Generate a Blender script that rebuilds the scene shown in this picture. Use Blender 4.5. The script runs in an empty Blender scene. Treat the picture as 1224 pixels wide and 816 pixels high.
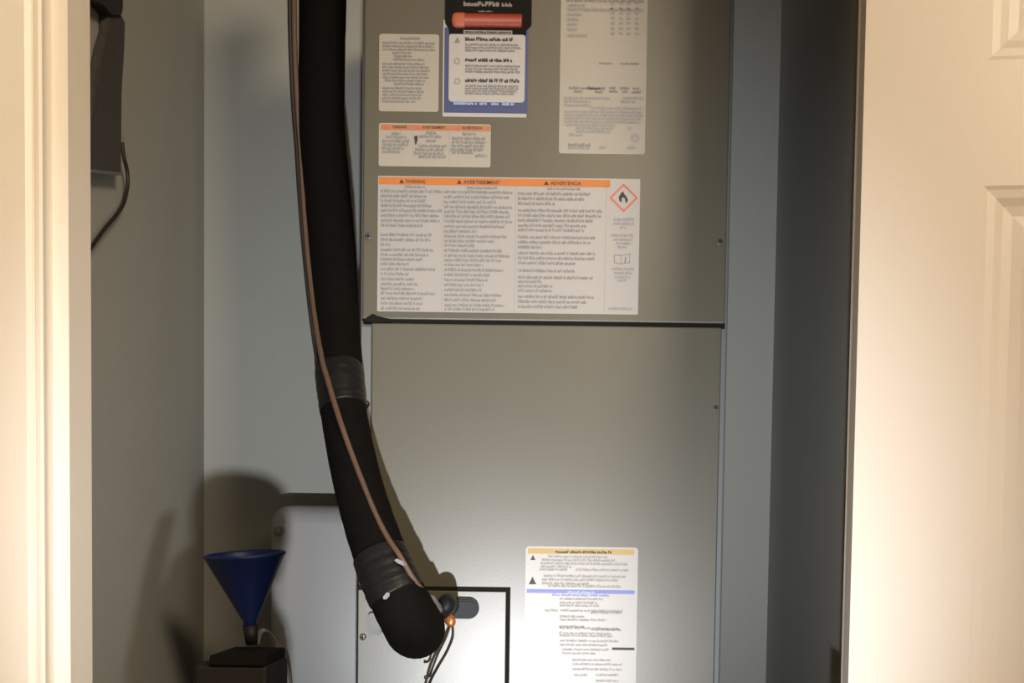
import bpy, bmesh, math, random
from mathutils import Vector, Matrix, Euler

# ------------------------------------------------------------------ camera
SC = bpy.context.scene
F = 1450.0                       # focal length in pixels of the 1224 px frame
CX, CY = 612.0, 731.0            # principal point
CAM = Vector((0.0, 0.0, 0.5))
ROT = Matrix.Rotation(math.radians(90 - 2.8), 3, 'X') @ Matrix.Rotation(math.radians(0.75), 3, 'Z')
cd = bpy.data.cameras.new('camera')
cd.sensor_width = 36.0
cd.lens = F / 1224 * 36.0
cd.shift_y = (CY - 408) / 1224
cam = bpy.data.objects.new('camera', cd)
cam.location = CAM
cam.rotation_euler = ROT.to_euler()
SC.collection.objects.link(cam)
SC.camera = cam

# ------------------------------------------------------------------ world, lamps, exposure
w = bpy.data.worlds.new('world')
SC.world = w
w.use_nodes = True
w.node_tree.nodes['Background'].inputs[0].default_value = (1.0, 0.74, 0.44, 1)
w.node_tree.nodes['Background'].inputs[1].default_value = 0.085
SC.view_settings.view_transform = 'Standard'
SC.view_settings.look = 'None'
SC.view_settings.gamma = 1.0
SC.view_settings.exposure = 0.0

LIGHT = Vector((0.012, 0.0, 0.14))      # work light held low in front of the closet
sl = bpy.data.lights.new('work_light', 'SPOT')
sl.energy = 155
sl.color = (0.95, 0.97, 1.0)
sl.spot_size = math.radians(51)
sl.spot_blend = 1.0
sl.shadow_soft_size = 0.009
so = bpy.data.objects.new('work_light', sl)
so.location = LIGHT
so.rotation_euler = (Vector((-0.02, 1.74, 0.57)) - LIGHT).to_track_quat('-Z', 'Y').to_euler()
SC.collection.objects.link(so)

al = bpy.data.lights.new('hall_light', 'AREA')
al.shape = 'DISK'
al.size = 0.85
al.energy = 118
al.color = (1.0, 0.80, 0.56)
ao = bpy.data.objects.new('hall_light', al)
ao.location = (1.38, -1.60, 2.25)
ao.rotation_euler = (Vector((-0.1, 1.3, 0.9)) - ao.location).to_track_quat('-Z', 'Y').to_euler()
SC.collection.objects.link(ao)


# ------------------------------------------------------------------ helpers
def ray(px, py):
    return (ROT @ Vector(((px - CX) / F, -(py - CY) / F, -1.0))).normalized()


def at(px, py, Y):
    """World point of the real surface at depth Y that shows at this pixel."""
    d = ray(px, py)
    return CAM + d * (Y / d.y)


def lin(c):
    return tuple(((x / 255) / 12.92 if x / 255 <= 0.04045 else ((x / 255 + 0.055) / 1.055) ** 2.4) for x in c) + (1,)


def mat(name, rgb, rough=0.5, metal=0.0, var=0.06, scale=30.0, bump=0.0, bscale=200.0, spec=0.5, trans=0.0, coat=0.0, alpha=1.0):
    m = bpy.data.materials.new(name)
    m.use_nodes = True
    nt = m.node_tree
    b = nt.nodes['Principled BSDF']
    b.inputs['Roughness'].default_value = rough
    b.inputs['Metallic'].default_value = metal
    b.inputs['Specular IOR Level'].default_value = spec
    b.inputs['Transmission Weight'].default_value = trans
    b.inputs['Coat Weight'].default_value = coat
    b.inputs['Alpha'].default_value = alpha
    tc = nt.nodes.new('ShaderNodeTexCoord')
    n = nt.nodes.new('ShaderNodeTexNoise')
    n.inputs['Scale'].default_value = scale
    n.inputs['Detail'].default_value = 4
    nt.links.new(tc.outputs['Object'], n.inputs['Vector'])
    mx = nt.nodes.new('ShaderNodeMix')
    mx.data_type = 'RGBA'
    nt.links.new(n.outputs['Fac'], mx.inputs[0])
    mx.inputs[6].default_value = tuple(max(0, x * (1 - var)) for x in rgb[:3]) + (1,)
    mx.inputs[7].default_value = tuple(min(1, x * (1 + var)) for x in rgb[:3]) + (1,)
    nt.links.new(mx.outputs[2], b.inputs['Base Color'])
    if bump:
        n2 = nt.nodes.new('ShaderNodeTexNoise')
        n2.inputs['Scale'].default_value = bscale
        n2.inputs['Detail'].default_value = 3
        nt.links.new(tc.outputs['Object'], n2.inputs['Vector'])
        bp = nt.nodes.new('ShaderNodeBump')
        bp.inputs['Strength'].default_value = bump
        bp.inputs['Distance'].default_value = 0.002
        nt.links.new(n2.outputs['Fac'], bp.inputs['Height'])
        nt.links.new(bp.outputs['Normal'], b.inputs['Normal'])
    return m


M = dict(
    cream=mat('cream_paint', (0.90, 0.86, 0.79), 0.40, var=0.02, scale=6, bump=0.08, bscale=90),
    door=mat('cream_door_paint_dimmed', (0.52, 0.48, 0.43), 0.42, var=0.02, scale=6, bump=0.06, bscale=90),  # cream paint darkened in colour to stand in for dimmer light on the door
    wall=mat('blue_grey_paint', (0.29, 0.293, 0.268), 0.8, var=0.03, scale=8, bump=0.25, bscale=160),
    hall=mat('hall_paint', (0.62, 0.57, 0.50), 0.8, var=0.03, bump=0.2),
    ceil=mat('ceiling_paint', (0.75, 0.73, 0.70), 0.9, var=0.02, bump=0.2),
    floor=mat('vinyl_floor', (0.22, 0.16, 0.11), 0.45, var=0.25, scale=12),
    unit=mat('grey_sheet_metal', (0.094, 0.089, 0.068), 0.35, metal=0.0, var=0.02, scale=40, bump=0.02, bscale=260, spec=0.66),
    flange=mat('grey_flange_metal', (0.13, 0.14, 0.14), 0.5, metal=0.0, var=0.04),
    box=mat('pale_enamel', (0.28, 0.28, 0.28), 0.42, var=0.03, scale=9),
    gasket=mat('black_gasket_gap_shade', (0.010, 0.009, 0.008), 0.8, var=0.2, spec=0.1),
    foam=mat('black_foam_insulation', (0.004, 0.0037, 0.0033), 0.85, var=0.3, scale=60, bump=0.5, bscale=300, spec=0.06),
    tape=mat('black_vinyl_tape', (0.007, 0.007, 0.0075), 0.42, var=0.3, scale=60, bump=0.5, bscale=90, spec=0.22),
    tan=mat('tan_copper_tube', (0.085, 0.050, 0.033), 0.65, metal=0.0, var=0.15, scale=60),
    copper=mat('bright_copper', (0.50, 0.19, 0.06), 0.35, metal=0.6, var=0.15),
    cable=mat('dark_cable_jacket', (0.012, 0.009, 0.008), 0.6, var=0.2),
    rubber=mat('black_rubber', (0.008, 0.009, 0.012), 0.5, var=0.15, spec=0.2),
    steel=mat('zinc_steel', (0.55, 0.54, 0.52), 0.32, metal=0.9, var=0.1),
    screwd=mat('dark_steel', (0.10, 0.09, 0.08), 0.4, metal=0.8, var=0.1),
    paper=mat('white_label_stock', (0.325, 0.315, 0.305), 0.40, var=0.02, scale=15, spec=0.7),
    paperd=mat('ivory_label_stock', (0.335, 0.315, 0.275), 0.5, var=0.02, scale=15),
    ink=mat('grey_print', (0.20, 0.195, 0.19), 0.6, var=0.1),
    inkl=mat('light_grey_print', (0.26, 0.255, 0.25), 0.6, var=0.1),
    inkd=mat('black_print', (0.028, 0.026, 0.025), 0.6, var=0.1),
    orange=mat('orange_print', (0.47, 0.150, 0.030), 0.5, var=0.05),
    orangep=mat('faded_orange_print', (0.40, 0.16, 0.075), 0.5, var=0.2, scale=120),
    redp=mat('red_print', (0.55, 0.10, 0.07), 0.5, var=0.1),
    red=mat('glossy_red', (0.27, 0.038, 0.020), 0.4, var=0.25, scale=150),
    redl=mat('pale_orange_red', (0.42, 0.11, 0.06), 0.45, var=0.1),
    blue=mat('blue_print', (0.042, 0.062, 0.165), 0.45, var=0.08),
    bluel=mat('light_blue_print', (0.30, 0.36, 0.60), 0.45, var=0.08),
    blueb=mat('violet_blue_print', (0.11, 0.15, 0.46), 0.45, var=0.08),
    yellow=mat('yellow_print', (0.40, 0.27, 0.075), 0.5, var=0.06),
    white=mat('bright_white_card', (0.41, 0.40, 0.395), 0.35, var=0.02),
    funnel=mat('blue_plastic', (0.005, 0.016, 0.105), 0.45, var=0.08, spec=0.4),
    tank=mat('dark_grey_plastic', (0.022, 0.020, 0.019), 0.65, var=0.15, spec=0.2),
    tube=mat('cloudy_vinyl_tube', (0.30, 0.27, 0.24), 0.3, var=0.1, trans=0.3),
    cloth=mat('dark_grey_cloth', (0.042, 0.038, 0.036), 0.95, var=0.3, scale=80, bump=0.6, bscale=120),
    bottle=mat('opaque_bottle_plastic', (0.35, 0.40, 0.42), 0.35, var=0.05),
    shade=mat('frosted_shade', (0.8, 0.78, 0.7), 0.5, var=0.02),
)


def link(name, bm, m, parent=None, loc=None, smooth=False):
    me = bpy.data.meshes.new(name)
    bm.normal_update()
    if smooth:
        for f in bm.faces:
            f.smooth = True
    bm.to_mesh(me)
    bm.free()
    me.materials.append(m)
    o = bpy.data.objects.new(name, me)
    SC.collection.objects.link(o)
    if parent is not None:
        o.parent = parent
        o.location = -world_loc(parent)
    return o


def world_loc(o):
    v = Vector(o.location)
    while o.parent:
        o = o.parent
        v = v + Vector(o.location)
    return v


def tag(o, label, cat, group=None):
    o['label'] = label
    o['category'] = cat
    if group:
        o['group'] = group
    return o


def struct(o, label=None):
    o['kind'] = 'structure'
    if label:
        o['label'] = label
    return o


def empty(name, loc):
    o = bpy.data.objects.new(name, None)
    o.empty_display_size = 0.05
    o.location = loc
    SC.collection.objects.link(o)
    return o


def box(bm, x0, x1, y0, y1, z0, z1, bevel=0.0, seg=2):
    r = bmesh.ops.create_cube(bm, size=1.0)
    vs = r['verts']
    bmesh.ops.scale(bm, vec=(x1 - x0, y1 - y0, z1 - z0), verts=vs)
    bmesh.ops.translate(bm, vec=((x0 + x1) / 2, (y0 + y1) / 2, (z0 + z1) / 2), verts=vs)
    if bevel:
        es = list({e for v in vs for e in v.link_edges})
        bmesh.ops.bevel(bm, geom=es, offset=bevel, segments=seg, affect='EDGES', profile=0.5)
    return bm


def boxo(name, m, parent, *a, bevel=0.0, seg=2, smooth=False):
    bm = bmesh.new()
    box(bm, *a, bevel=bevel, seg=seg)
    return link(name, bm, m, parent, smooth=smooth)


def spline(pts, n=8):
    P = [tuple(p) for p in pts]
    P = [P[0]] + P + [P[-1]]
    out = []
    for i in range(1, len(P) - 2):
        for k in range(n):
            t = k / n
            q = []
            for a, b, c, d in zip(P[i - 1], P[i], P[i + 1], P[i + 2]):
                q.append(0.5 * (2 * b + (c - a) * t + (2 * a - 5 * b + 4 * c - d) * t * t + (3 * b - a - 3 * c + d) * t ** 3))
            out.append(q)
    out.append(list(P[-2]))
    return out


def tube(bm, pts, sides=12, caps=True, wob=0.0):
    """pts: list of (x, y, z, r)."""
    rings = []
    prev = None
    rnd = random.Random(5)
    for i, p in enumerate(pts):
        a = Vector(pts[max(0, i - 1)][:3])
        b = Vector(pts[min(len(pts) - 1, i + 1)][:3])
        t = (b - a).normalized()
        if prev is None:
            u = t.orthogonal().normalized()
        else:
            u = (prev - t * prev.dot(t)).normalized()
        prev = u
        v = t.cross(u)
        c = Vector(p[:3])
        k = 1 + rnd.uniform(-wob, wob)
        rings.append([bm.verts.new(c + (u * math.cos(2 * math.pi * j / sides) + v * math.sin(2 * math.pi * j / sides)) * p[3] * k)
                      for j in range(sides)])
    for r0, r1 in zip(rings, rings[1:]):
        for j in range(sides):
            bm.faces.new((r0[j], r0[(j + 1) % sides], r1[(j + 1) % sides], r1[j]))
    if caps:
        bm.faces.new(rings[0][::-1])
        bm.faces.new(rings[-1])
    return bm


def px_tube(pts, n=6):
    """(px, py, depth, radius in px) -> smoothed world points with radii."""
    out = []
    for q in spline(pts, n):
        c = at(q[0], q[1], q[2])
        out.append((c.x, c.y, c.z, q[3] / F * q[2]))
    return out


def lathe(bm, prof, mtx, sides=32):
    rings = []
    for r, z in prof:
        rings.append([bm.verts.new(mtx @ Vector((r * math.cos(2 * math.pi * j / sides), r * math.sin(2 * math.pi * j / sides), z)))
                      for j in range(sides)])
    for r0, r1 in zip(rings, rings[1:]):
        for j in range(sides):
            bm.faces.new((r0[j], r0[(j + 1) % sides], r1[(j + 1) % sides], r1[j]))
    return bm


def prism(bm, poly, y0, y1):
    """poly: (x, z) outline, extruded from y0 (front) to y1 (back)."""
    a = [bm.verts.new((x, y0, z)) for x, z in poly]
    b = [bm.verts.new((x, y1, z)) for x, z in poly]
    bm.faces.new(a)
    bm.faces.new(b[::-1])
    n = len(poly)
    for i in range(n):
        bm.faces.new((a[i], b[i], b[(i + 1) % n], a[(i + 1) % n]))
    bmesh.ops.recalc_face_normals(bm, faces=bm.faces)
    return bm


def rrect(x0, x1, z0, z1, r, n=4):
    out = []
    for cx, cz, a0 in ((x1 - r, z1 - r, 0), (x0 + r, z1 - r, 90), (x0 + r, z0 + r, 180), (x1 - r, z0 + r, 270)):
        for k in range(n + 1):
            a = math.radians(a0 + 90 * k / n)
            out.append((cx + r * math.cos(a), cz + r * math.sin(a)))
    return out


# ------------------------------------------------------------------ key planes
D_CAS, D_IN, D_UNIT, D_BACK = 1.30, 1.41, 1.74, 2.32
XL = at(244, 400, D_BACK).x          # closet left wall
XR = at(925, 400, D_BACK).x          # closet right wall
CEIL = 2.44
HEAD = 2.05

# closet shell
struct(boxo('wall_back', M['wall'], None, XL - 0.1, XR + 0.1, D_BACK, D_BACK + 0.1, 0, CEIL))
struct(boxo('wall_left', M['wall'], None, XL - 0.1, XL, D_IN, D_BACK, 0, CEIL))
struct(boxo('wall_right', M['wall'], None, XR, XR + 0.1, D_IN, D_BACK, 0, CEIL))
struct(boxo('ceiling', M['ceil'], None, -2.2, 2.2, -2.0, D_BACK + 0.1, CEIL, CEIL + 0.1))
struct(boxo('floor', M['floor'], None, -2.2, 2.2, -2.0, D_BACK + 0.1, -0.1, 0))
# front wall with the opening
xo_l = at(51, 400, D_CAS).x - 0.005
xo_r = at(1023, 400, 1.27).x + 0.045
bm = bmesh.new()
box(bm, -2.2, xo_l - 0.018, D_CAS + 0.012, D_IN, 0, CEIL)
box(bm, xo_r + 0.018, 2.2, D_CAS + 0.012, D_IN, 0, CEIL)
box(bm, xo_l - 0.018, xo_r + 0.018, D_CAS + 0.012, D_IN, HEAD + 0.018, CEIL)
struct(link('wall_front', bm, M['hall']))
# hall side walls
struct(boxo('wall_hall_left', M['hall'], None, -2.3, -2.2, -2.0, D_IN, 0, CEIL))
struct(boxo('wall_hall_right', M['hall'], None, 2.2, 2.3, -2.0, D_IN, 0, CEIL))


# jamb, stop and casing of the closet doorway
def profile_v(bm, prof, z0, z1):
    """prof: closed (x, y) outline extruded upwards."""
    a = [bm.verts.new((x, y, z0)) for x, y in prof]
    b = [bm.verts.new((x, y, z1)) for x, y in prof]
    n = len(prof)
    bm.faces.new(a)
    bm.faces.new(b[::-1])
    for i in range(n):
        bm.faces.new((a[i], a[(i + 1) % n], b[(i + 1) % n], b[i]))
    bmesh.ops.recalc_face_normals(bm, faces=bm.faces)


d_stop = 1.343
xs_l = at(82.5, 400, d_stop).x
bm = bmesh.new()
for s, xo, xs in ((1, xo_l, xs_l), (-1, xo_r, xo_r - 0.012)):
    profile_v(bm, [(xo, D_CAS + 0.003), (xo, d_stop), (xs, d_stop), (xs, D_IN + 0.003), (xo - s * 0.018, D_IN + 0.003), (xo - s * 0.018, D_CAS + 0.003)], 0, HEAD)
box(bm, xo_l - 0.018, xo_r + 0.018, D_CAS + 0.003, D_IN + 0.003, HEAD, HEAD + 0.018)
box(bm, xo_l, xo_r, d_stop, D_IN + 0.003, HEAD - 0.012, HEAD)
o = struct(link('door_frame', bm, M['cream']))
bm = bmesh.new()
# casing with a beaded inner edge
def casing(bm, xi, s):
    P = [(0, 0.010), (0, 0.002), (0.003, 0), (0.007, 0.0), (0.0085, 0.0015), (0.010, -0.001), (0.016, -0.004), (0.060, -0.008),
         (0.066, -0.007), (0.070, -0.001), (0.070, 0.012), (0.0, 0.012)]
    profile_v(bm, [(xi - s * u, D_CAS + v) for u, v in P], 0, HEAD + 0.07)
casing(bm, at(51, 400, D_CAS).x, 1)
struct(link('trim_1', bm, M['cream']), 'cream door casing left of the closet')
bm = bmesh.new()
casing(bm, xo_r + 0.005, -1)
box(bm, xo_l - 0.075 + 0.07, xo_r + 0.005, D_CAS - 0.006, D_CAS + 0.012, HEAD + 0.005, HEAD + 0.07)
struct(link('trim_2', bm, M['cream']))

# ------------------------------------------------------------------ panelled door, folded open against the right side
D_DOOR = 1.262
TH = math.radians(7)
H = Vector((at(1025, 400, D_DOOR).x, D_DOOR, 0))
ux = Vector((math.cos(TH), -math.sin(TH), 0))
uy = Vector((math.sin(TH), math.cos(TH), 0))      # into the slab


def on_door(px, py):
    d = ray(px, py)
    t = (H - CAM).dot(uy) / d.dot(uy)
    p = CAM + d * t
    return (p - H).dot(ux), p.z


def dv(u, v, z):
    return H + ux * u + uy * v + Vector((0, 0, z))


DW, DH, DT = 0.80, 2.02, 0.035
s0, _ = on_door(1172, 350)
_, zr1 = on_door(1180, 72)       # bottom of the upper panels
_, zr0 = on_door(1180, 222)      # top of the lower panels
stile = s0
pw = (DW - 2 * stile - 0.11) / 2
cols = [(stile, stile + pw), (DW - stile - pw, DW - stile)]
rows_ = [(0.22, zr0), (zr1, 1.62), (1.74, DH - 0.12)]
us = sorted({0, DW, *[c for p in cols for c in p]})
zs = sorted({0.012, DH, *[c for p in rows_ for c in p]})
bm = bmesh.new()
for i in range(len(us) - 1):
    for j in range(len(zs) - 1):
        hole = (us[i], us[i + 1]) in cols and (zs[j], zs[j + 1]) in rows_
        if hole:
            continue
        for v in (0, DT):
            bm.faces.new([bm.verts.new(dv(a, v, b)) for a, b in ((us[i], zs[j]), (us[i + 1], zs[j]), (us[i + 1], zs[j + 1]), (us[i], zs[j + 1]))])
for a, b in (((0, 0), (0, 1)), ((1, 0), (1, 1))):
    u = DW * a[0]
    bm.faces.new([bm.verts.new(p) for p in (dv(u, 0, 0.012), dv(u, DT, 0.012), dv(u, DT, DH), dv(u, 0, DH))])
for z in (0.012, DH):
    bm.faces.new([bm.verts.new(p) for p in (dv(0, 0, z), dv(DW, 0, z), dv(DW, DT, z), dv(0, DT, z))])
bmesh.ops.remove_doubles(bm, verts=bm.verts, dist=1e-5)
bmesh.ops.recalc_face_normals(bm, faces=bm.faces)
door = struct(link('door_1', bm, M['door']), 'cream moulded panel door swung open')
RINGS = [(0, 0), (0.004, 0.0010), (0.012, 0.0016), (0.020, 0.0036), (0.030, 0.0046), (0.042, 0.0040), (0.054, 0.0024), (0.064, 0.0018)]
for c0, c1 in cols:
    for z0, z1 in rows_:
        bm = bmesh.new()
        for side in (0, 1):
            pr = None
            for off, dep in RINGS:
                v = dep if side == 0 else DT - dep
                r = [bm.verts.new(dv(a, v, b)) for a, b in ((c0 + off, z0 + off), (c1 - off, z0 + off), (c1 - off, z1 - off), (c0 + off, z1 - off))]
                if pr:
                    for k in range(4):
                        bm.faces.new((pr[k], pr[(k + 1) % 4], r[(k + 1) % 4], r[k]))
                pr = r
            bm.faces.new(pr)
        bmesh.ops.recalc_face_normals(bm, faces=bm.faces)
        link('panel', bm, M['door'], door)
for z in (0.25, 1.80):
    bm = bmesh.new()
    c = dv(-0.006, DT * 0.5 + 0.006, z)
    lathe(bm, [(0, -0.045), (0.006, -0.045), (0.006, 0.045), (0, 0.045)], Matrix.Translation(c), 12)
    link('hinge', bm, M['steel'], door, smooth=True)

# ------------------------------------------------------------------ air handler
ux0 = at(430, 400, D_UNIT).x
ux1 = at(870.5, 400, D_UNIT).x
UT = 1.46
unit = empty('air_handler', ((ux0 + ux1) / 2, D_UNIT + 0.26, 0))
tag(unit, 'tall grey sheet metal air handler standing in the closet, covered with warning labels', 'air handler')
U = D_UNIT
boxo('cabinet', M['flange'], unit, ux0, ux1, U + 0.006, U + 0.535, 0.0, UT, bevel=0.003)


def front(name, m, px0, px1, ytop, ybot, y0, y1, bevel=0.002, ref=None, ztop=None, zbot=None):
    yr = ref if ref is not None else 400
    x0 = at(px0, yr, U).x
    x1 = at(px1, yr, U).x
    z1 = at((px0 + px1) / 2, ytop, U).z if ztop is None else ztop
    z0 = at((px0 + px1) / 2, ybot, U).z if zbot is None else zbot
    return boxo(name, m, unit, x0, x1, y0, y1, z0, z1, bevel=bevel)


front('upper_panel', M['unit'], 433, 866.5, 0, 383.5, U, U + 0.02, ref=383, ztop=UT - 0.01)
front('seam_shade', M['gasket'], 434, 867, 383, 389.5, U + 0.003, U + 0.02, bevel=0, ref=386)  # black strip painting the shade inside the gap between the panels
o = front('lower_panel', M['unit'], 444, 862, 388.5, 1130, U - 0.001, U + 0.02, ref=430, zbot=0.05)
o['label'] = 'smooth lower front panel, brighter toward its foot'
front('side_flange', M['flange'], 431, 443.5, 389, 1130, U + 0.003, U + 0.02, bevel=0.001, ref=430, zbot=0.05)
# black patch painting the shade of the gap at the seam's left end
p = at(450, 382, U)
s = U / F
bm = bmesh.new()
prism(bm, [(p.x - 17 * s, p.z - 1.5 * s), (p.x - 13 * s, p.z + 0.5 * s), (p.x - 8 * s, p.z + 4 * s), (p.x - 4 * s, p.z + 6.5 * s), (p.x + 1 * s, p.z + 4 * s),
           (p.x + 8 * s, p.z + 2 * s), (p.x + 17 * s, p.z + 0.2 * s), (p.x + 17 * s, p.z - 3 * s), (p.x - 2 * s, p.z - 4 * s)], U - 0.003, U + 0.01)
link('gap_shade', bm, M['gasket'], unit)['label'] = 'ragged black patch painted as the shaded gap'
# coil access plate, lower left
front('plate_gasket', M['gasket'], 427.5, 609.5, 700.5, 1130, U - 0.003, U + 0.004, bevel=0, ref=760, zbot=0.07)
o = front('access_plate', M['unit'], 428.5, 604.5, 705.5, 1130, U - 0.008, U - 0.001, bevel=0.001, ref=760, zbot=0.08)
o['label'] = 'small lower access plate edged in black'


def screw(px, py, m, r=3.6, y=U):
    c = at(px, py, y)
    bm = bmesh.new()
    R = r * s
    lathe(bm, [(0.0001, 0.0040), (R * 0.5, 0.0036), (R, 0.0020), (R, -0.002)], Matrix.Translation(c) @ Matrix.Rotation(math.radians(90), 4, 'X'), 12)
    o = link('screw', bm, m, unit, smooth=True)
    bm2 = bmesh.new()
    box(bm2, c.x - R * 0.7, c.x + R * 0.7, c.y - 0.0046, c.y - 0.0032, c.z - R * 0.12, c.z + R * 0.12)
    box(bm2, c.x - R * 0.12, c.x + R * 0.12, c.y - 0.0046, c.y - 0.0032, c.z - R * 0.7, c.z + R * 0.7)
    sl_ = link('slot', bm2, M['gasket'], o)
    sl_.location = -world_loc(o)
    return o


screw(440.5, 283, M['flange'], 4.2)
screw(860, 290, M['flange'])
screw(855, 488, M['flange'])
screw(438, 483, M['screwd'], 4.0, U + 0.001)
screw(434, 761, M['steel'], 4.2, U - 0.008)
# grey tab beside the hose
p = at(448, 745, U - 0.01)
bm = bmesh.new()
prism(bm, rrect(p.x - 7 * s, p.x + 9 * s, p.z - 13 * s, p.z + 13 * s, 4 * s), U - 0.020, U - 0.007)
link('latch_tab', bm, M['flange'], unit)['label'] = 'small grey tab beside the hose'

# black grommet with slotted rim where the pipes enter
def capsule(bm, c, hw, hh, y0, y1, n=10):
    prism(bm, rrect(c.x - hw, c.x + hw, c.z - hh, c.z + hh, hh * 0.98, n), y0, y1)
c = at(553, 726, U)
g = empty('grommet', (0, 0, 0)); g.parent = unit; g.location = -world_loc(unit)
bm = bmesh.new(); capsule(bm, c, 20 * s, 12.5 * s, U - 0.020, U - 0.007); bmesh.ops.bevel(bm, geom=[e for e in bm.edges if abs(e.verts[0].co.y - (U - 0.020)) < 1e-5 and abs(e.verts[1].co.y - (U - 0.020)) < 1e-5], offset=0.003, segments=2, affect='EDGES')
gr = link('rubber_rim', bm, M['rubber'], g)
bm = bmesh.new(); capsule(bm, c + Vector((3 * s, 0, 0)), 13.5 * s, 8 * s, U - 0.0225, U - 0.018)
link('rubber_insert', bm, M['rubber'], g)

# ------------------------------------------------------------------ labels on the unit
RND = random.Random(11)


class Sticker:
    def __init__(self, name, label, m, px0, px1, py0, py1, rad=2.5, y=U, thick=0.0006, ztop=None):
        self.y = y - thick
        a = at(px0, py0, y)
        b = at(px1, py1, y)
        a2 = at(px1, py0, y)
        self.x0, self.x1 = a.x, at(px1, (py0 + py1) / 2, y).x
        self.z1 = a.z if ztop is None else ztop
        self.z0 = at(px0, py1, y).z
        bm = bmesh.new()
        prism(bm, rrect(self.x0, self.x1, self.z0, self.z1, rad * s), y - thick, y)
        self.o = link(name, bm, m, unit)
        self.o['label'] = label
        self.bms = {}

    def bm(self, key):
        if key not in self.bms:
            self.bms[key] = bmesh.new()
        return self.bms[key]

    def quad(self, bm, x0, x1, z0, z1, lift=0.0003, sk=0.0):
        y = self.y - lift
        bm.faces.new([bm.verts.new(p) for p in ((x0, y, z0), (x1, y, z0), (x1 + sk, y, z1), (x0 + sk, y, z1))])

    def rect(self, key, px0, px1, py0, py1, lift=0.0003):
        a = at(px0, py0, self.y)
        self.quad(self.bm(key), a.x, a.x + (px1 - px0) * s, a.z - (py1 - py0) * s, a.z, lift)

    def row(self, key, px0, px1, py, h=3.2, lw=1.5, words=(2, 9), lift=0.0006):
        """A line of print too small to read: letter-like strokes grouped into words."""
        bm = self.bm(key)
        a = at(px0, py, self.y)
        x = a.x
        end = a.x + (px1 - px0) * s
        while x < end - lw * s:
            n = RND.randint(*words)
            for _ in range(n):
                if x > end - lw * s * 0.8:
                    break
                hh = h * RND.choice((0.72, 0.72, 0.8, 1.0, 1.0)) * s
                k = RND.random()
                x1 = x + lw * s * 0.88
                z0, z1 = a.z - h * s / 2, a.z - h * s / 2 + hh
                t = lw * s * 0.42
                if k < 0.4:
                    self.quad(bm, x, x + t, z0, z1, lift)
                    self.quad(bm, x + t, x1, z0, z0 + t, lift)
                    self.quad(bm, x1 - t, x1, z0 + t, z1 - t, lift)
                elif k < 0.75:
                    self.quad(bm, x, x + t, z0, z1, lift)
                    self.quad(bm, x + t, x1, z1 - t, z1, lift)
                    self.quad(bm, x + t, x1, (z0 + z1) / 2 - t / 2, (z0 + z1) / 2 + t / 2, lift)
                else:
                    self.quad(bm, x, x1, z0, z0 + (z1 - z0) * 0.85, lift)
                x += lw * s
            x += lw * s * 0.6

    def rows(self, key, spec, x0, **k):
        for y, x1 in spec:
            self.row(key, x0, x1, y, **k)

    def poly(self, key, pts, lift=0.0006):
        bm = self.bm(key)
        vs = [at(px, py, self.y) for px, py in pts]
        bm.faces.new([bm.verts.new((v.x, self.y - lift, v.z)) for v in vs])

    def text(self, key, body, px, py, width, height):
        cu = bpy.data.curves.new('t', 'FONT')
        cu.body = body
        cu.size = 1
        cu.offset = 0.012
        ob = bpy.data.objects.new('t', cu)
        SC.collection.objects.link(ob)
        dg = bpy.context.evaluated_depsgraph_get()
        me = bpy.data.meshes.new_from_object(ob.evaluated_get(dg))
        xs = [v.co.x for v in me.vertices]
        ys = [v.co.y for v in me.vertices]
        a = at(px, py, self.y)
        kx = width * s / (max(xs) - min(xs))
        kz = height * s / (max(ys) - min(ys))
        bm = self.bm(key)
        vs = [bm.verts.new((a.x + (v.co.x - min(xs)) * kx, self.y - 0.0008, a.z + (v.co.y - min(ys)) * kz)) for v in me.vertices]
        for f in me.polygons:
            try:
                bm.faces.new([vs[i] for i in f.vertices])
            except ValueError:
                pass
        bpy.data.objects.remove(ob)
        bpy.data.curves.remove(cu)
        bpy.data.meshes.remove(me)

    def done(self, names):
        for key, bm in self.bms.items():
            for f in bm.faces:
                f.normal_update()
                if f.normal.y > 0:
                    f.normal_flip()
            nm, m = names[key]
            o = link(nm, bm, m, self.o)
            o.location = -world_loc(self.o)
            if nm in ('small_print', 'black_print', 'ruled_line', 'white_print', 'silver_print', 'red_diamond'):
                o['kind'] = 'stuff'


PR = {'t': ('small_print', M['ink']), 'l': ('small_print', M['inkl']), 'k': ('black_print', M['inkd']), 'o': ('orange_band', M['orange']),
      'op': ('orange_band', M['orangep']), 'b': ('blue_band', M['blueb']), 'y': ('yellow_band', M['yellow']), 'r': ('red_diamond', M['redp']),
      'w': ('white_print', M['bluel']), 'g': ('ruled_line', M['inkl']), 'bb': ('blue_border', M['blue']), 'wc': ('white_field', M['white'])}

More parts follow.
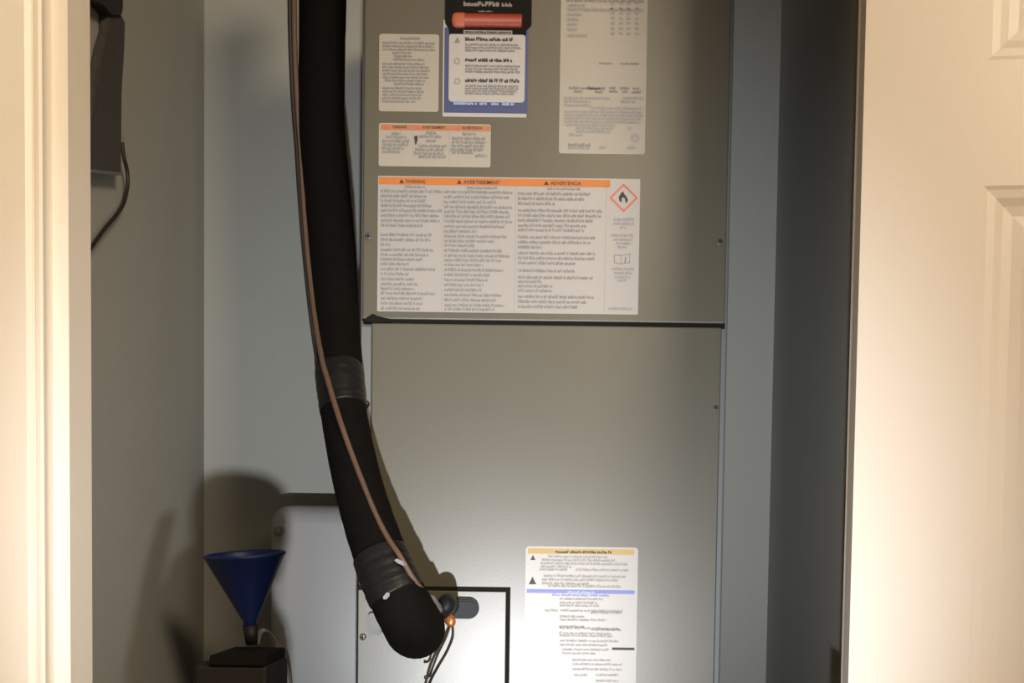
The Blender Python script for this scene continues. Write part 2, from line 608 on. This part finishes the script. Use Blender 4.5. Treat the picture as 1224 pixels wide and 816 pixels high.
# 1: large trilingual warning label
S = Sticker('warning_label', 'large white warning label with orange header, red flame diamond at its right', M['paper'], 452, 764, 210, 372, 1.5)
S.rect('o', 453, 725, 211.5, 220.0)
for tx, x, wd in (('WARNING', 485, 23), ('AVERTISSEMENT', 554, 43), ('ADVERTENCIA', 658, 36)):
    py = 218.6 + (x - 453) * 0.0125
    S.text('k', tx, x, py, wd, 4.2)
    S.poly('k', [(x - 8, py), (x - 2, py), (x - 5, py - 5)])
S.row('t', 484, 508, 223.2, h=3.4); S.row('t', 558, 594, 224.2, h=3.4); S.row('t', 654, 694, 225.3, h=3.4)
C1 = [(228, 528), (233.7, 510), (239.5, 508), (245.3, 516), (251, 527), (257, 524), (263, 526), (269, 505), (280, 515), (286, 515), (292, 469),
      (298, 518), (304, 512), (309.5, 505), (315, 490), (321, 520), (327, 488), (333, 495), (339, 500), (344.5, 496), (350, 520), (356, 506), (362, 505), (368, 502)]
C2 = [(229, 612), (235, 607), (241, 592), (247, 611), (252.5, 608), (258, 610), (264, 612), (270, 604), (276, 571), (282, 605), (287.5, 590), (293, 569),
      (299, 600), (305, 610), (310.5, 600), (316, 578), (322, 602), (328, 585), (334, 583), (340, 578), (346, 576), (352, 600), (358, 594), (364, 603), (369, 590)]
C3 = [(231, 705), (237, 697), (243, 663), (251, 719), (257, 718), (263, 710), (269, 700), (274.5, 697), (283, 711), (289, 706), (295, 648), (302, 711),
      (308, 710), (314, 688), (323, 686), (331, 709), (336, 649), (341.5, 661), (347, 660), (354, 710), (360, 700), (366, 690)]
for x0, C in ((455, C1), (531, C2), (619, C3)):
    for k, (y, x1) in enumerate(C):
        S.row('t', x0, x1, y, h=3.9, lw=1.55)
for a, b, y in ((733, 758, 262), (733, 757, 267), (741, 748, 272), (730, 759, 281), (733, 756, 286), (736, 754, 290.5), (738, 750, 295),
                (731, 759, 321), (734, 757, 326), (735, 754, 331), (738, 750, 335), (727, 758, 368.5)):
    S.row('l', a, b, y, h=3.6, lw=1.5)
for x in (529, 616.5, 724.5):
    S.rect('g', x, x + 0.5, 222, 370)
# flame diamond
cx, cy = 745.5, 236.5
for (ax, ay), (bx, by) in (((0, -17), (17, 0)), ((17, 0), (0, 17)), ((0, 17), (-17, 0)), ((-17, 0), (0, -17))):
    k = 0.84
    S.poly('r', [(cx + ax, cy + ay), (cx + bx, cy + by), (cx + bx * k, cy + by * k), (cx + ax * k, cy + ay * k)])
S.poly('k', [(cx - 5, cy + 4), (cx - 6, cy - 1), (cx - 3, cy - 6), (cx - 1, cy - 8), (cx + 1, cy - 4), (cx + 3, cy - 2), (cx + 5, cy + 2), (cx + 4, cy + 6),
             (cx + 2, cy + 5), (cx + 1.5, cy + 1), (cx - 1, cy - 1), (cx - 2.5, cy + 2), (cx - 2, cy + 5)])
# open book with an i
for pts in ([(734, 304), (742, 305), (742, 305.8), (734.8, 304.8)], [(734, 304), (734.8, 304), (734.8, 314), (734, 314)], [(734, 313.4), (742, 315), (742, 315.8), (734, 314.2)],
            [(742, 305), (742.7, 305), (742.7, 316), (742, 316)], [(743, 305), (753, 303), (753, 303.8), (743, 305.8)], [(752.3, 303), (753, 303), (753, 314), (752.3, 314)],
            [(743, 315), (753, 313.2), (753, 314), (743, 315.8)], [(747, 307), (748.6, 307), (747.8, 314), (746.2, 314)]):
    S.poly('t', pts)
S.done(PR)

# 2: small trilingual label, orange strip
S = Sticker('caution_label', 'small wide white label with faded orange strip and a tiny black hand mark', M['paperd'], 453, 586.5, 147, 198.5, 2.5)
S.rect('op', 455, 584, 148.6, 155.0)
for tx, x, wd in (('WARNING', 469, 17), ('AVERTISSEMENT', 505, 27), ('ADVERTENCIA', 552, 24)):
    py = 153.2 + (x - 453) * 0.0125
    S.text('k', tx, x, py, wd, 3.2)
for x in (462, 499, 547):
    py = 154 + (x - 453) * 0.0125
    S.poly('r', [(x - 3, py), (x + 3, py), (x, py - 5)])
for a, b, y in ((468, 480, 159.5), (461, 486, 163.5), (457, 489, 168), (457, 488, 172.5), (456, 483, 177), (457, 478, 181),
                (509, 522, 158.5), (501, 528, 163), (509, 522, 168), (500, 534, 174), (496, 530, 178.5), (495, 530, 183), (500, 534, 187),
                (553, 570, 160), (540, 580, 165), (540, 582, 169.5), (539, 579, 174), (538, 578, 178.5), (540, 566, 182), (568, 582, 186)):
    S.row('t', a, b, y, h=4.0, lw=1.3, words=(3, 10))
S.poly('k', [(495, 163), (499, 162), (499.5, 167), (497.5, 173), (496.3, 173), (495.5, 168)])
S.rect('g', 494, 494.5, 158, 191); S.rect('g', 537, 537.5, 158, 191)
S.done(PR)

# 3: small upright ivory label, upper left
S = Sticker('notice_label', 'small upright ivory label of three plain grey text blocks', M['paperd'], 453.5, 524.5, 40.5, 133, 3)
S.row('t', 478, 503, 45.5, h=4.2, lw=2, words=(12, 14))
S.row('t', 470, 508, 71, h=3.0, lw=1.8, words=(14, 16)); S.row('t', 471, 507, 100, h=3.2, lw=1.8, words=(12, 14))
for y, a, b in ((51, 457, 519), (55, 457, 518), (59, 457, 519), (63, 469, 492), (67, 471, 492), (76, 457, 508), (80, 457, 512), (84, 457, 514), (88, 457, 510), (92, 457, 512), (96, 460, 508),
                (105, 457, 504), (109, 457, 506), (113, 457, 503), (117, 457, 502), (121, 456, 496)):
    S.row('t', a, b, y, h=3.0, lw=1.1, words=(3, 9))
S.done(PR)

# 4: long rating label, upper right
S = Sticker('rating_label', 'long pale rating label reaching past the top edge, small seal at its foot', M['paperd'], 671.5, 773, -60, 183.5, 3)
for y in (-50, -40, -30, -20, -10, 0):
    S.row('t', 677, 768, y, h=4, lw=1.6)
for y, a, b in ((6, 679, 700), (11, 678, 768), (17, 678, 695), (23, 678, 692), (29, 678, 690), (35, 678, 690), (42, 678, 702)):
    S.row('l', a, b, y, h=4.2, lw=1.5, words=(5, 12))
for x in (730, 740, 749, 759):
    for y in (4, 10, 16, 22, 28, 34, 40):
        S.row('l', x, x + 7, y, h=3.6, lw=1.6, words=(3, 3))
S.row('t', 716, 733, 75.5, h=2.8, lw=1.7, words=(9, 10)); S.row('t', 742, 765, 76, h=2.8, lw=1.7, words=(5, 6))
for a, b, y in ((680, 717, 105), (686, 696, 109), (703, 723, 105.5), (711, 721, 109.5), (728, 736, 105), (728, 738, 109), (741, 752, 105.5), (744, 751, 109.5), (756, 765, 105.5), (755, 768, 110)):
    S.row('t', a, b, y, h=3.4, lw=1.6, words=(6, 9))
for a, b, y in ((674, 728, 117), (744, 768, 117), (674, 706, 121), (742, 760, 121.5), (674, 706, 125.5), (706, 766, 129), (674, 766, 133), (674, 767, 137), (674, 766, 141),
                (674, 764, 145), (676, 735, 149), (688, 732, 153), (751, 755, 153), (688, 730, 157), (680, 697, 161), (716, 726, 176), (750, 760, 176)):
    S.row('l', a, b, y, h=3.5, lw=1.2, words=(4, 10))
S.row('t', 679, 707, 173, h=4.5, lw=2.2, words=(14, 14)); S.row('l', 679, 704, 177, h=2.2, lw=1.8, words=(14, 14))
for k in range(7):
    a = k * 2 * math.pi / 7
    S.poly('l', [(759 + 2 * math.cos(a - .3), 165 + 2 * math.sin(a - .3)), (759 + 6 * math.cos(a - .2), 165 + 6 * math.sin(a - .2)),
                 (759 + 6 * math.cos(a + .3), 165 + 6 * math.sin(a + .3)), (759 + 2 * math.cos(a + .4), 165 + 2 * math.sin(a + .4))])
S.done(PR)

# 5: blue framed card with red bar
S = Sticker('blue_card', 'blue-bordered white card with three headed paragraphs', M['white'], 530, 630, 24, 139.5, 1.5, thick=0.0012)
S.rect('bb', 531.5, 629.5, 33, 130.5, lift=0.0003)
S.o.name = 'blue_card'
bm = bmesh.new()
a = at(537, 41, U); b = at(626.5, 119, U)
prism(bm, rrect(a.x, a.x + 89 * s, a.z - 78 * s, a.z, 4 * s), S.y - 0.0014, S.y - 0.0005)
o = link('white_field', bm, M['white'], S.o); o.location = -world_loc(S.o)
yb = S.y
S.y -= 0.0016
for y, x1 in ((46.5, 612), (71.5, 613), (96, 621)):
    S.row('k', 556, x1, y, h=4.2, lw=2.3, words=(2, 6))
for y in (53, 56.5, 60, 78.5, 82, 85.5, 102.5, 105.5, 108.5, 111.5):
    S.row('t', 556, RND.uniform(614, 622), y, h=2.8, lw=1.25, words=(3, 9))
S.poly('t', [(543, 51), (550, 51), (546.5, 44)]); 
for cy_ in (73, 97):
    for k in range(8):
        q = k * math.pi / 4
        S.poly('l', [(546.5 + 2.4 * math.cos(q), cy_ + 2.4 * math.sin(q)), (546.5 + 4 * math.cos(q), cy_ + 4 * math.sin(q)), (546.5 + 4 * math.cos(q + .6), cy_ + 4 * math.sin(q + .6)), (546.5 + 2.4 * math.cos(q + .6), cy_ + 2.4 * math.sin(q + .6))])
S.row('w', 542, 570, 123, h=4.6, lw=2.2, words=(11, 11)); S.row('w', 573, 583, 123.3, h=4.6, lw=2.2, words=(5, 5)); S.row('w', 587, 597, 123.6, h=4.6, lw=2.2, words=(5, 5)); S.row('w', 600, 616, 124, h=4.6, lw=2.2, words=(3, 4))
S.done(PR)
card = S.o
# black top flap with silver lettering
a = at(532, 34, U)
bm = bmesh.new()
w_ = 101 * s
zt = at(580, -50, U).z
pts = [(a.x, zt), (a.x + w_, zt), (a.x + w_, a.z + 4 * s), (a.x + w_ - 6 * s, a.z - 2 * s), (a.x + w_ - 6 * s, a.z - 7 * s), (a.x + 5 * s, a.z - 7 * s), (a.x + 5 * s, a.z - 2 * s), (a.x, a.z + 6 * s)]
prism(bm, pts, U - 0.0030, U - 0.0022)
flap = link('black_flap', bm, M['gasket'], card)
flap.location = -world_loc(card)
S.o = card; S.bms = {}; S.y = U - 0.0031
S.row('w2', 554, 612, 4.5, h=5.5, lw=4.2, words=(9, 10))
S.row('w2', 572, 590, 13.5, h=1.8, lw=1.5, words=(4, 6))
S.rect('lt', 554, 611, 36, 40)
S.row('t', 556, 610, 38.2, h=2.4, lw=1.4, words=(4, 9))
S.done({'w2': ('silver_print', M['ink']), 'lt': ('title_strip', M['inkl']), 't': ('small_print', M['inkd'])})
# red rounded bar
c0, c1 = at(546, 24.0, U - 0.004), at(624, 25, U - 0.004)
bm = bmesh.new()
R = 8.6 * s
mt = Matrix.Translation((c0.x, U - 0.0035, (c0.z + c1.z) / 2)) @ Matrix.Diagonal((1, 0.5, 1, 1)) @ Matrix.Rotation(math.radians(90), 4, 'Y')
L = c1.x - c0.x
lathe(bm, [(0.0001, -6 * s), (R * 0.6, -5 * s), (R * 0.9, -3 * s), (R, 0), (R, 9 * s), (R * 0.93, 10 * s), (R * 0.93, L - 2 * s), (R * 0.85, L), (0.0001, L)], mt, 20)
bar = link('red_bar', bm, M['red'], card, smooth=True); bar.location = -world_loc(card)
bar['label'] = 'rounded red bar across the black flap'
bm = bmesh.new()
lathe(bm, [(0.0001, -6.4 * s), (R * 0.63, -5.4 * s), (R * 0.95, -3.2 * s), (R * 1.04, 0), (R * 1.04, 9 * s)], mt, 20)
o = link('bar_tip', bm, M['redl'], bar, smooth=True); o.location = -world_loc(bar)

# 6: lower label, yellow and blue bands
S = Sticker('instruction_label', 'white instruction label with yellow top band, blue middle band and short black bar', M['paper'], 628.5, 761, 652.5, 850, 4, y=U - 0.001)
S.rect('y', 631, 758, 655, 661.3)
S.row('k', 664, 732, 659, h=3.4, lw=2.0, words=(4, 8))
for a, b, y in ((655, 726, 664.5), (648, 736, 668.5), (646, 750, 672.5), (646, 683, 676.5), (645, 680, 680), (688, 751, 680.2), (650, 748, 687.5), (648, 740, 692), (648, 704, 696.5), (655, 742, 699.5)):
    S.row('l', a, b, y, h=3.4, lw=1.4)
S.poly('k', [(632, 698), (641, 698), (636.5, 689)])
S.poly('k', [(634, 669), (640, 669), (637, 663)])
S.rect('b', 629.5, 758.5, 703.7, 708.2)
S.row('w', 678, 712, 707, h=2.6, lw=1.8)
S.row('b', 660, 730, 710.5, h=2.6, lw=2, words=(4, 8))
for a, b, y in ((669, 722, 715), (669, 716, 719.5), (651, 667, 729), (670, 745, 729), (706, 744, 731.5), (669, 716, 723), (669, 700, 736), (669, 725, 740), (668, 700, 748), (669, 740, 750), (707, 743, 752),
                (668, 730, 756), (669, 733, 759), (669, 740, 765), (669, 728, 770), (672, 728, 775.5), (672, 712, 780), (684, 731, 788), (684, 744, 793), (684, 744, 799), (686, 704, 806), (712, 740, 806), (712, 740, 813),
                (669, 740, 822), (669, 744, 828), (669, 740, 834)):
    S.row('l', a, b, y, h=3.2, lw=1.4)
S.rect('k', 731.5, 758.5, 773.5, 776.5)
S.done(PR)

# ------------------------------------------------------------------ insulated suction line
HP = [(386, -190, 1.87, 27), (386, -30, 1.86, 27.5), (385, 60, 1.86, 27), (384, 150, 1.85, 27.5), (389, 220, 1.83, 28.5), (396, 300, 1.79, 28.5), (402, 390, 1.73, 27.5),
      (406, 450, 1.68, 28), (412, 500, 1.65, 27.5), (426, 570, 1.60, 29), (443, 630, 1.56, 31), (463, 685, 1.53, 33), (480, 722, 1.52, 35), (491, 742, 1.54, 36),
      (496, 751, 1.60, 36), (497, 752, 1.68, 34), (497, 752, 1.732, 33)]
line = empty('refrigerant_line', at(497, 752, 1.70))
tag(line, 'thick black foam-insulated pipe bending down and into the front of the air handler', 'pipe')
bm = bmesh.new()
tube(bm, px_tube(HP, 6), 28, wob=0.008)
link('foam_insulation', bm, M['foam'], line, smooth=True)


def wrap(sel, extra, name='tape_wrap', lab=None, wob=0.013):
    pts = px_tube(HP, 24)
    sub = []
    for p in pts:
        v = Vector(p[:3])
        # project back to find the image row
        c = ROT.transposed() @ (v - CAM)
        py = CY - F * c.y / -c.z
        if sel[0] <= py <= sel[1] and v.y > sel[2] and v.y < sel[3]:
            sub.append((*p[:3], p[3] + extra))
    bm = bmesh.new()
    tube(bm, sub, 26, wob=wob)
    o = link(name, bm, M['tape'], line, smooth=True)
    if lab:
        o['label'] = lab
    return o


wrap((441, 492, 1.5, 1.8), 0.0008, lab='black tape band halfway down', wob=0.012)
wrap((662, 712, 1.5, 1.56), 0.0018, lab='wrinkled black tape at the lower bend')


def flake(px, py, Y, w_, h_, ang, name, m, parent, label=None):
    c = at(px, py, Y)
    bm = bmesh.new()
    ca, sa = math.cos(ang), math.sin(ang)
    P = []
    for u, v in ((-w_, -h_ * 0.6), (-w_ * 0.4, -h_), (w_ * 0.7, -h_ * 0.7), (w_, h_ * 0.3), (w_ * 0.3, h_), (-w_ * 0.8, h_ * 0.7)):
        P.append((c.x + (u * ca - v * sa) * s * 0.5, c.z + (u * sa + v * ca) * s * 0.5))
    prism(bm, P, c.y, c.y + 0.002)
    o = link(name, bm, m, parent)
    if label:
        o['label'] = label
    return o


flake(401, 458, 1.640, 4, 9, 0.35, 'glint_flake', M['flange'], line, 'tiny pale flakes painted as glints on the tape')  # pale flakes imitate the white glints on the black tape
flake(479, 672, 1.495, 14, 4.5, -0.5, 'glint_flake', M['flange'], line)
flake(462, 712, 1.480, 5, 9, -0.6, 'glint_flake', M['flange'], line)

# copper liquid line strapped along it
LP = [(350, -190, 1.85, 3.7), (351, -30, 1.845, 3.7), (352, 60, 1.845, 3.7), (355.5, 130, 1.84, 3.7), (360, 200, 1.82, 3.7), (366, 290, 1.775, 3.7), (375, 370, 1.72, 3.4), (384, 425, 1.665, 3.4),
      (392, 455, 1.638, 3.4), (404, 495, 1.605, 3.4), (416, 530, 1.585, 3.3), (431, 570, 1.562, 3.3), (448, 612, 1.535, 3.3), (464, 643, 1.515, 3.3), (478, 664, 1.500, 3.3),
      (493, 690, 1.500, 3.5), (506, 707, 1.515, 3.7), (520, 724, 1.55, 3.7), (530, 735, 1.60, 3.7)]
lq = empty('liquid_line', at(530, 735, 1.60))
tag(lq, 'thin tan copper pipe running down the front of the thick black insulated pipe', 'pipe')
bm = bmesh.new()
tube(bm, px_tube(LP, 6), 12)
link('copper_tube', bm, M['tan'], lq, smooth=True)
# nut, black elbow and copper cap
bm = bmesh.new()
tube(bm, px_tube([(514, 716, 1.530, 6.5), (523, 728, 1.56, 6.5)], 2), 6)
link('flare_nut', bm, M['steel'], lq)
bm = bmesh.new()
tube(bm, px_tube([(530, 735, 1.59, 6), (532, 728, 1.585, 9), (534, 722, 1.59, 11), (535, 721, 1.64, 12), (537, 723, 1.72, 12)], 4), 16)
link('pipe_boot', bm, M['rubber'], lq, smooth=True)['label'] = 'black rubber boot around the fitting'
bm = bmesh.new()
tube(bm, px_tube([(534, 734, 1.600, 4.5), (536, 738, 1.595, 6.2), (539, 744, 1.590, 6.2), (540, 748, 1.59, 3.5)], 3), 14)
link('copper_cap', bm, M['copper'], lq, smooth=True)['label'] = 'orange copper cap'
bm = bmesh.new()
tube(bm, px_tube([(539, 744, 1.60, 1.3), (533, 762, 1.60, 1.3), (524, 780, 1.61, 1.3), (517, 798, 1.62, 1.3), (513, 808, 1.63, 1.5), (507, 809, 1.63, 2.2)], 5), 8)
link('sensor_wire', bm, M['cable'], lq, smooth=True)
bm = bmesh.new()
tube(bm, px_tube([(540.5, 745, 1.60, 1.6), (541, 760, 1.60, 1.7), (534, 778, 1.61, 1.7), (523, 797, 1.62, 1.8), (513, 817, 1.64, 1.8), (505, 850, 1.68, 1.8), (500, 900, 1.72, 1.8)], 5), 8)
link('sensor_wire', bm, M['cable'], lq, smooth=True)
# thin dark cable at the far left of the bundle
bm = bmesh.new()
tube(bm, px_tube([(345.5, -190, 1.84, 2.6), (346, -30, 1.84, 2.6), (347, 50, 1.84, 2.6), (350, 120, 1.835, 2.6), (354.5, 180, 1.82, 2.6), (357.5, 230, 1.80, 2.4), (362, 290, 1.77, 2.2), (369, 360, 1.72, 2.2),
                  (377, 420, 1.68, 2.2), (384, 460, 1.66, 2.2)], 5), 8)
tag(link('control_cable', bm, M['cable'], None, smooth=True), 'thin dark cable at the far left edge of the pipe bundle', 'cable')

# ------------------------------------------------------------------ pale box between unit and left wall
bx0 = at(317, 660, 2.12).x
bx1 = ux0 - 0.004
bt = at(370, 603, 2.12).z
sb = empty('side_box', ((bx0 + bx1) / 2, 2.2, 0))
tag(sb, 'plain pale grey metal box squeezed between air handler and left wall, below hose', 'box')
bm = bmesh.new(); box(bm, bx0, bx1, 2.14, D_BACK - 0.01, 0, bt, bevel=0.035, seg=5)
link('body', bm, M['box'], sb, smooth=True)
c = at(334, 635, 2.12)
bm = bmesh.new()
lathe(bm, [(0.0001, 0.016), (0.007, 0.015), (0.0095, 0.010), (0.0095, -0.002)], Matrix.Translation(c) @ Matrix.Rotation(math.radians(90), 4, 'X'), 16)
link('knob', bm, M['flange'], sb, smooth=True)

# ------------------------------------------------------------------ lidded container, funnel and drain tube
ty0, ty1 = 1.78, 1.95
tx0 = at(228, 800, ty0).x
tx1 = at(319, 800, ty0).x
tz = at(282, 783, ty0).z
tk = empty('drain_container', ((tx0 + tx1) / 2, (ty0 + ty1) / 2, 0))
tag(tk, 'dark plastic container with black lid, under the blue funnel', 'container')
boxo('body', M['tank'], tk, tx0, tx1, ty0 + 0.006, ty1, 0, tz - 0.014, bevel=0.008)
lx0, lx1 = at(250, 783, ty0).x, at(317, 783, ty0).x
boxo('lid', M['gasket'], tk, lx0, lx1, ty0, ty1 - 0.01, tz - 0.016, tz, bevel=0.003)

dF = 1.85
top = at(292.5, 661.5, dF)
tip = at(301, 770, dF + 0.012)
ax = (top - tip).normalized()
fn = empty('funnel', tip)
tag(fn, 'dark blue plastic funnel standing in the dark container', 'funnel')
mt = Matrix.Translation(top) @ ax.to_track_quat('Z', 'Y').to_matrix().to_4x4()
sF = dF / F
Rr = 47 * sF
Lc = 80 * sF
Ls = (top - tip).length
prof = [(Rr + 0.002, -0.003), (Rr + 0.002, 0.0), (Rr - 0.001, 0.001), (Rr - 0.002, -0.002), (0.0085, -Lc), (0.006, -Ls), (0.0075, -Ls), (0.0102, -Lc - 0.002), (Rr, -0.005), (Rr + 0.002, -0.003)]
prof = [prof[0], *prof[1:]]
bm = bmesh.new()
lathe(bm, prof[4:] + [prof[1], prof[2], prof[3], prof[4]], mt, 40)
link('cone', bm, M['funnel'], fn, smooth=True)
bm = bmesh.new()
lathe(bm, [(0.0108, -Lc - 0.008), (0.0118, -Lc - 0.008), (0.0092, -Ls + 0.001), (0.0078, -Ls + 0.001)], mt, 24)
link('spout', bm, M['cable'], fn, smooth=True)['label'] = 'darker narrow spout'

bm = bmesh.new()
tube(bm, px_tube([(308, 770, 1.90, 2.6), (310, 757, 1.92, 3.0), (316, 754, 1.96, 3.2), (327, 766, 1.98, 3.8), (337, 788, 1.98, 4.0), (344, 812, 1.98, 4.2), (347, 860, 1.98, 4.2), (348, 930, 1.98, 4.2), (348, 1005, 1.98, 4.2)], 5), 10)
tag(link('drain_tube', bm, M['tube'], None, smooth=True), 'thin cloudy tube curving down to the right of the blue funnel', 'tube')

# ------------------------------------------------------------------ dark pouch hanging on the left wall
yp = 1.70
hk = at(138, -25, yp)


def wx(px, y):     # a pixel column on a sheet standing just off the left wall
    return px


pouch = empty('hanging_pouch', (XL, yp, at(130, 0, yp).z))
tag(pouch, 'dark grey tapered pouch hanging on the left wall by a black strap', 'pouch')


def wall_sheet(pts, off, thick):
    """Outline given by where its edge shows, on a plane parallel to the left wall at distance off."""
    bm = bmesh.new()
    X = XL + off
    P = []
    for px, py in pts:
        d = ray(px, py)
        q = CAM + d * (X / d.x)
        P.append((q.y, q.z))
    a = [bm.verts.new((X, y, z)) for y, z in P]
    b = [bm.verts.new((X - thick, y, z)) for y, z in P]
    bm.faces.new(a); bm.faces.new(b[::-1])
    n = len(P)
    for i in range(n):
        bm.faces.new((a[i], b[i], b[(i + 1) % n], a[(i + 1) % n]))
    bmesh.ops.recalc_face_normals(bm, faces=bm.faces)
    return bm


bm = wall_sheet([(131, 17), (145, 17), (150, 27), (149, 60), (146, 110), (145.5, 160), (145, 209), (128, 207), (108, 204), (96, 202), (96, 200), (100, 190), (108, 150), (115, 100), (124, 55), (130, 35)], 0.016, 0.014)
bmesh.ops.bevel(bm, geom=[e for e in bm.edges], offset=0.002, segments=2, affect='EDGES')
link('pouch_body', bm, M['cloth'], pouch)
bm = wall_sheet([(108, -40), (147, -40), (147, 10), (145, 18), (134, 18), (124, 6), (112, 0)], 0.020, 0.018)
link('strap', bm, M['cable'], pouch)['label'] = 'black strap'
bm = wall_sheet([(108, 202), (145, 206), (145, 210), (108, 206)], 0.018, 0.003)
link('hem', bm, M['flange'], pouch)['label'] = 'paler hem'


def on_left(px, py, off):
    d = ray(px, py)
    return CAM + d * ((XL + off) / d.x)


pts = []
for q in spline([(146, 170), (148, 188), (152, 205), (152.5, 222), (148, 242), (138, 258), (126, 272), (115, 287), (106, 300), (96, 316)], 5):
    c = on_left(q[0], q[1], 0.012)
    pts.append((c.x, c.y, c.z, 2.3 / F * c.y))
bm = bmesh.new()
tube(bm, pts, 8)
tag(link('power_cord', bm, M['cable'], None, smooth=True), 'black cord curving from below the grey pouch toward the door frame', 'cord')

# ------------------------------------------------------------------ unseen jug shape, added to cast the dome shadow on the back wall
jx, jy = -0.219, 0.90
sp = empty('shadow_blocker', (jx, jy, 0))
tag(sp, 'unseen grey jug shape added before the closet to cast the dome shadow', 'jug')
bm = bmesh.new()
lathe(bm, [(0.0001, 0), (0.055, 0), (0.060, 0.006), (0.060, 0.225), (0.056, 0.242), (0.042, 0.260), (0.030, 0.272), (0.026, 0.284), (0.0001, 0.284)], Matrix.Translation((jx, jy, 0)), 32)
link('body', bm, M['bottle'], sp, smooth=True)
bm = bmesh.new()
lathe(bm, [(0.028, 0.270), (0.031, 0.280), (0.035, 0.298), (0.0355, 0.314), (0.033, 0.325), (0.024, 0.332), (0.012, 0.335), (0.0001, 0.336)], Matrix.Translation((jx + 0.024, jy, 0)), 24)
link('cap', bm, M['rubber'], sp, smooth=True)
bm = bmesh.new()
tube(bm, [(jx - 0.050, jy, 0.225, 0.010), (jx - 0.046, jy, 0.258, 0.009), (jx - 0.038, jy, 0.295, 0.008), (jx - 0.030, jy, 0.322, 0.006)], 12)
link('handle', bm, M['bottle'], sp, smooth=True)
